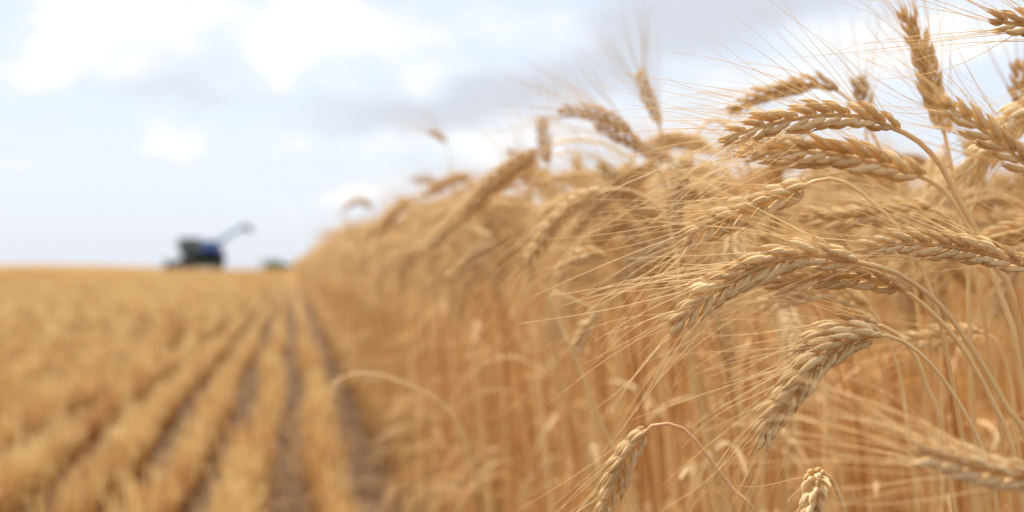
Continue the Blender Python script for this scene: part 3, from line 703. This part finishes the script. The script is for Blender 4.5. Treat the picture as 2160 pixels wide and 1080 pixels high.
g = Geo(); g.prism([(-.5, 2.46), (-.45, 3.75), (-2.9, 3.75), (-2.2, 2.9), (-2.0, 2.46)], -1.35, 1.35); part('grain_tank', g, 'blue')
g = Geo(); g.prism([(-2.05, 2.46), (-2.25, 2.95), (-3.0, 2.9), (-3.1, 2.46)], -1.1, 1.1); part('engine_hood', g, 'blue')
g = Geo(); g.prism([(-.2, .35), (-.2, 1.29), (-1.4, 1.29), (-1.4, .35)], 1.2, 1.34); part('side_skirt', g, 'green')
g = Geo(); g.prism([(2.05, 1.95), (2.45, 2.6), (2.15, 3.75), (-.35, 3.75), (-.35, 1.95)], -.95, .95); cab = part('cab', g, 'black')
g = Geo(); g.prism([(2.06, 2.25), (2.36, 2.62), (2.08, 3.62), (1.5, 3.62), (1.5, 2.25)], .952, .975); part('window', g, 'glass', cab)
g = Geo(); g.prism([(2.06, 2.25), (2.36, 2.62), (2.08, 3.62), (1.5, 3.62), (1.5, 2.25)], -.975, -.952); part('window', g, 'glass', cab)
g = Geo(); g.prism([(1.42, 2.2), (1.42, 3.62), (-.2, 3.62), (-.2, 2.2)], .952, .975); part('window', g, 'glass', cab)
g = Geo(); g.prism([(1.42, 2.2), (1.42, 3.62), (-.2, 3.62), (-.2, 2.2)], -.975, -.952); part('window', g, 'glass', cab)
g = Geo(); g.add([(2.10, -.85, 2.02), (2.475, -.85, 2.62), (2.19, -.85, 3.68), (2.10, .85, 2.02), (2.475, .85, 2.62), (2.19, .85, 3.68)], [(0, 3, 4, 1), (1, 4, 5, 2)]); 
wsd = part('windscreen', g, 'glass', cab); sm = wsd.modifiers.new('thick', 'SOLIDIFY'); sm.thickness = .02
g = Geo(); g.prism([(2.5, 3.77), (2.42, 3.98), (-.4, 3.98), (-.4, 3.77)], -1.05, 1.05); rf = part('cab_roof', g, 'grey', cab)
for yy in (-.8, -.4, .4, .8):
    g = Geo(); g.tube([(2.44, yy, 3.86), (2.56, yy, 3.86)], [.09, .1], 12); part('work_light', g, 'lamp', cab, True)
g = Geo(); g.prism([(1.5, 1.5), (2.2, 1.55), (3.15, .75), (3.1, .25), (2.7, .25), (1.5, .9)], -.6, .6); part('feeder_house', g, 'black')
g = Geo(); g.prism([(3.0, .15), (3.0, 1.15), (3.15, 1.2), (3.3, .45), (3.9, .12), (3.9, .05), (3.2, .05)], -2.6, 2.6); hd = part('header', g, 'black')
g = Geo(); 
for i in range(6):
    a = i*math.pi/3; cx_, cz_ = 3.65+.48*math.cos(a), .95+.48*math.sin(a); g.tube([(cx_, -2.5, cz_), (cx_, 2.5, cz_)], [.04, .04], 6)
    for yy in (-2.4, -1.2, 0, 1.2, 2.4): g.tube([(3.65, yy, .95), (cx_, yy, cz_)], [.02, .02], 4)
    for j in range(24): yy = -2.4+j*.2; g.tube([(cx_, yy, cz_), (cx_+.03, yy, cz_-.22)], [.012, .008], 3)
g.tube([(3.65, -2.55, .95), (3.65, 2.55, .95)], [.09, .09], 10); part('reel', g, 'black', hd, True)
for yy in (-2.62, 2.56):
    g = Geo(); g.prism([(3.0, .1), (3.0, 1.2), (3.4, 1.0), (4.5, .12)], yy, yy+.06); part('divider', g, 'black', hd)
def wheel(x, y, rad, wd):
    g = Geo(); n = 40; prof = [(rad*.56, wd*.5), (rad*.82, wd*.52), (rad*.96, wd*.42), (rad, wd*.25), (rad, -wd*.25), (rad*.96, -wd*.42), (rad*.82, -wd*.52), (rad*.56, -wd*.5)]
    vs = [(p*math.cos(2*math.pi*i/n), q, p*math.sin(2*math.pi*i/n)) for i in range(n) for p, q in prof]; k = len(prof)
    g.add(vs, [(i*k+j, i*k+(j+1) % k, ((i+1) % n)*k+(j+1) % k, ((i+1) % n)*k+j) for i in range(n) for j in range(k)])
    for i in range(24):
        for s_ in (-1, 1):
            a = 2*math.pi*(i+.5*(s_ > 0))/24; a2 = a+.12; g.tube([(rad*math.cos(a)*1.01, s_*wd*.03, rad*math.sin(a)*1.01), (rad*math.cos(a2)*1.0, s_*wd*.42, rad*math.sin(a2)*1.0)], [.035, .035], 4)
    wl = obj('wheel', None, ch, (x, y, rad))
    part('tyre', g, 'tyre', wl, True)
    g = Geo(); g.tube([(0, -wd*.34, 0), (0, -wd*.30, 0), (0, wd*.30, 0), (0, wd*.34, 0)], [rad*.45, rad*.565, rad*.565, rad*.45], 28); g.tube([(0, -wd*.4, 0), (0, wd*.4, 0)], [rad*.16, rad*.16], 14); part('rim', g, 'rim', wl)
for yy in (-1.45, 1.45): wheel(1.05, yy, 1.05, .70)
for yy in (-1.3, 1.3): wheel(-2.35, yy, .80, .50)
ar = Geo(); a0 = np.array([-.2, 1.25, 3.2]); a1 = np.array([-2.5, 1.45, 3.55]); a2 = np.array([-5.3, 1.6, 5.35])
ar.tube([a0, a0*.5+a1*.5, a1, a1*.9+a2*.1+np.array([0, 0, .0]), a2], [.25, .25, .25, .25, .22], 16); au = part('unloading_auger', ar, 'tube', ch, True)
g = Geo(); g.tube([a2, a2+np.array([-.45, 0, .12]), a2+np.array([-.85, 0, -.15]), a2+np.array([-1.05, 0, -.75])], [.27, .30, .30, .26], 14); part('spout', g, 'grey', au, True)
g = Geo()
for yy in (1.15, 1.65): g.tube([(1.9, yy, .45), (1.5, yy, 1.9)], [.025, .025], 6)
for i in range(5): t = i/5+.1; g.tube([(1.9-.4*t, 1.15, .45+1.45*t), (1.9-.4*t, 1.65, .45+1.45*t)], [.03, .03], 6)
part('ladder', g, 'black', ch, True)
g = Geo(); g.tube([(-2.6, -.8, 2.9), (-2.6, -.8, 3.7), (-2.75, -.8, 3.85)], [.08, .08, .08], 10); part('exhaust', g, 'black', ch, True)
for yy in (-1, 1):
    g = Geo(); g.tube([(2.2, yy, 3.7), (2.6, yy*1.35, 3.55)], [.02, .02], 5); g.box((2.56, yy*1.35-.12, 3.05), (2.62, yy*1.35+.12, 3.5)); part('mirror', g, 'black', cab)

# ------------------------------------------------------------------ distant trees and bushes on the horizon
def tree(name, label, cat, px, dist, hgt, wid, seed):
    r = random.Random(seed); p = P(px, 560, dist); p[2] = float(terr(p[0], p[1]))
    rt = bpy.data.objects.new(name, None); COL.objects.link(rt); rt.location = p; tag(rt, label, cat, 'trees on the far horizon')
    g = Geo(); g.tube([(0, 0, -.3), (.1, 0, hgt*.3), (.0, .1, hgt*.7)], [hgt*.05, hgt*.035, hgt*.012], 7)
    for i in range(6): a = i*1.05; g.tube([(0, 0, hgt*.25+.04*i*hgt), (math.cos(a)*wid*.3, math.sin(a)*wid*.3, hgt*(.45+.05*i))], [hgt*.02, hgt*.006], 5)
    obj('trunk', g.mesh('trunk', [M['bark']]), rt)
    g = Geo(); cl_ = [(r.gauss(0, wid*.22), r.gauss(0, wid*.22), hgt*r.uniform(.3, .85), r.uniform(.12, .24)*wid) for _ in range(16)]
    for _ in range(2600):
        cx_, cy_, cz_, rad = r.choice(cl_); d = unit([r.gauss(0, 1), r.gauss(0, 1), r.gauss(0, .8)])*rad*r.uniform(.5, 1)**.5
        c = np.array([cx_, cy_, cz_])+d; c[2] = max(.05, c[2]); u = unit([r.gauss(0, 1) for _ in range(3)])*wid*.022; v = unit(np.cross(u, [r.gauss(0, 1) for _ in range(3)]))*wid*.014
        g.add([c-u, c-v, c+u, c+v], [(0, 1, 2, 3)])
    obj('crown', g.mesh('crown', [M['crown']]), rt)
tree('bush', 'wide low green bush on the horizon just left of the standing wheat', 'bush', 576, 420, 1.7, 8.5, 5)
tree('bush', 'small round green bush on the horizon nearest the standing wheat', 'bush', 604, 430, 1.4, 3.6, 6)
